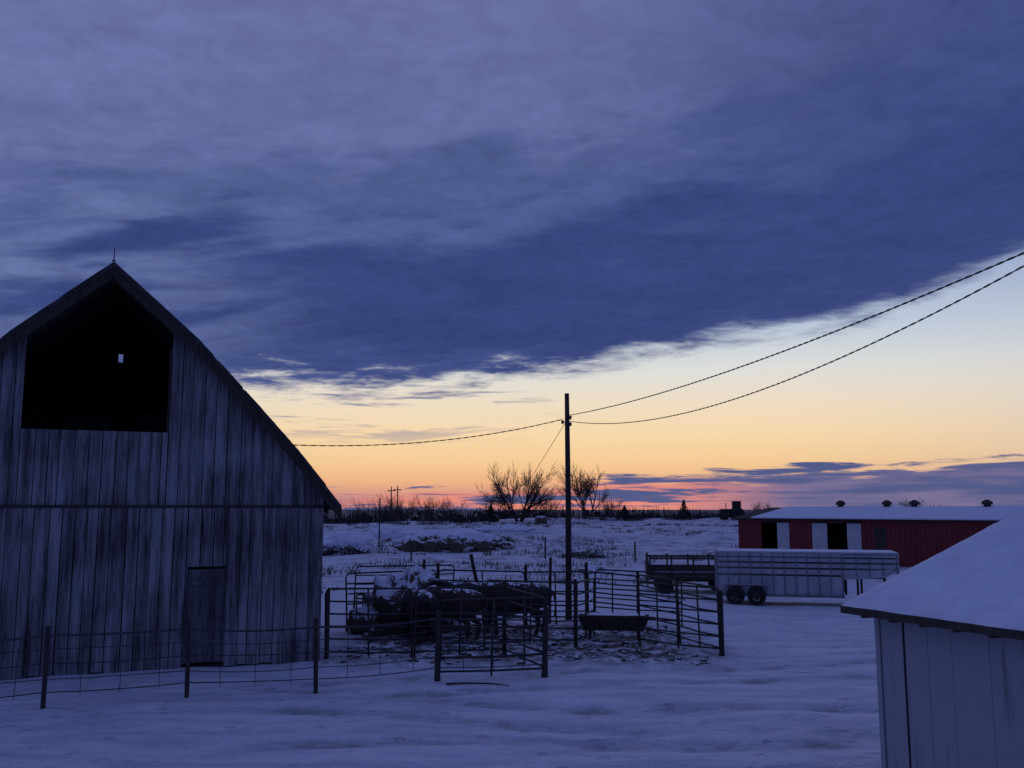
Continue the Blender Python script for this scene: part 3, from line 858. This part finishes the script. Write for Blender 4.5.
for i in range(3): t.link(det,dcol.inputs[i])
ccol=t.mix(1.0,ccol,dcol.outputs[0],'MULTIPLY')
clear=t.ramp(t.mr(el,0.0,16.0,0.0,1.0,False),[
 (0.0,lin(140,112,140)),(.05,lin(212,150,134)),(.10,lin(238,180,134)),(.17,lin(245,202,148)),(.28,lin(247,216,170)),(.40,lin(238,221,196)),(.52,lin(222,222,218)),(.68,lin(190,204,222)),(1.0,lin(134,157,202))])
cool=t.ramp(t.mr(el,0.0,16.0,0.0,1.0,False),[(0.0,lin(120,115,150)),(.2,lin(206,190,180)),(.45,lin(204,206,210)),(1.0,lin(120,142,190))])
aaz=t.m('ABSOLUTE',t.m('SUBTRACT',az,2.0))
clear=t.mix(t.mr(aaz,10.0,48.0),clear,cool)
clear=t.mix(t.mr(aaz,42.0,85.0),clear,lin(66,78,136))
bound=t.mr(az,-14.0,30.0,.8,2.8,False)
lowm=t.mr(t.m('ADD',t.m('SUBTRACT',bound,el),t.m('MULTIPLY',t.m('SUBTRACT',nL,.5),4.6)),-.15,.35)
lowcol=t.mix(t.mr(nL,.35,.62),lin(122,112,148),lin(80,90,136))
pinkz=t.m('MULTIPLY',t.mr(t.m('ABSOLUTE',t.m('SUBTRACT',az,1.0)),17.0,7.0),t.mr(el,2.0,1.2))
pinkm=t.m('MULTIPLY',pinkz,t.mr(nL,.56,.46))
lowcol=t.mix(pinkm,lowcol,lin(232,142,124))
lowm=t.m('MULTIPLY',lowm,t.mr(aaz,80.0,50.0))
sky=t.mix(lowm,clear,lowcol)
wm=t.m('MULTIPLY',t.mr(nL,.54,.68),t.m('MULTIPLY',t.mr(tt,-4.5,-1.0),.8))
wm=t.m('MULTIPLY',wm,t.mr(az,8.0,-4.0))
sky=t.mix(wm,sky,lin(98,110,156))
sky=t.mix(cmask,sky,ccol)
sky=t.mix(t.mr(el,34.0,60.0),sky,lin(94,108,172))
rear=t.mr(dy,.1,-.5)
sky=t.mix(t.m('MULTIPLY',rear,.9),sky,lin(70,82,142))
sky=t.mix(t.mr(el,-.2,-1.5),sky,lin(38,42,72))
bg=t.n('ShaderNodeBackground'); t.link(sky,bg.inputs[0]); bg.inputs[1].default_value=1.0
ns=t.n('ShaderNodeTexSky'); ns.sky_type='NISHITA'; ns.sun_disc=False; ns.sun_elevation=math.radians(.5); ns.sun_rotation=math.radians(2)
bg2=t.n('ShaderNodeBackground'); t.link(ns.outputs[0],bg2.inputs[0]); bg2.inputs[1].default_value=.0003
ad=t.n('ShaderNodeAddShader'); t.link(bg.outputs[0],ad.inputs[0]); t.link(bg2.outputs[0],ad.inputs[1]); t.link(ad.outputs[0],out.inputs[0])

sl=bpy.data.lights.new('sun','SUN'); sl.energy=.02; sl.angle=math.radians(6); sl.color=(1,.62,.42)
so=bpy.data.objects.new('sun',sl); COL.objects.link(so); so.rotation_euler=(math.radians(-88),0,math.radians(-2))

# ------------------------------------------------------------ camera
cam=bpy.data.cameras.new('camera'); cam.sensor_width=36; cam.lens=924/1024*36; cam.clip_end=12000; cam.clip_start=.05
co=bpy.data.objects.new('camera',cam); COL.objects.link(co); co.location=(0,0,3.5); co.rotation_euler=(math.radians(97.64),0,0)
scene.camera=co
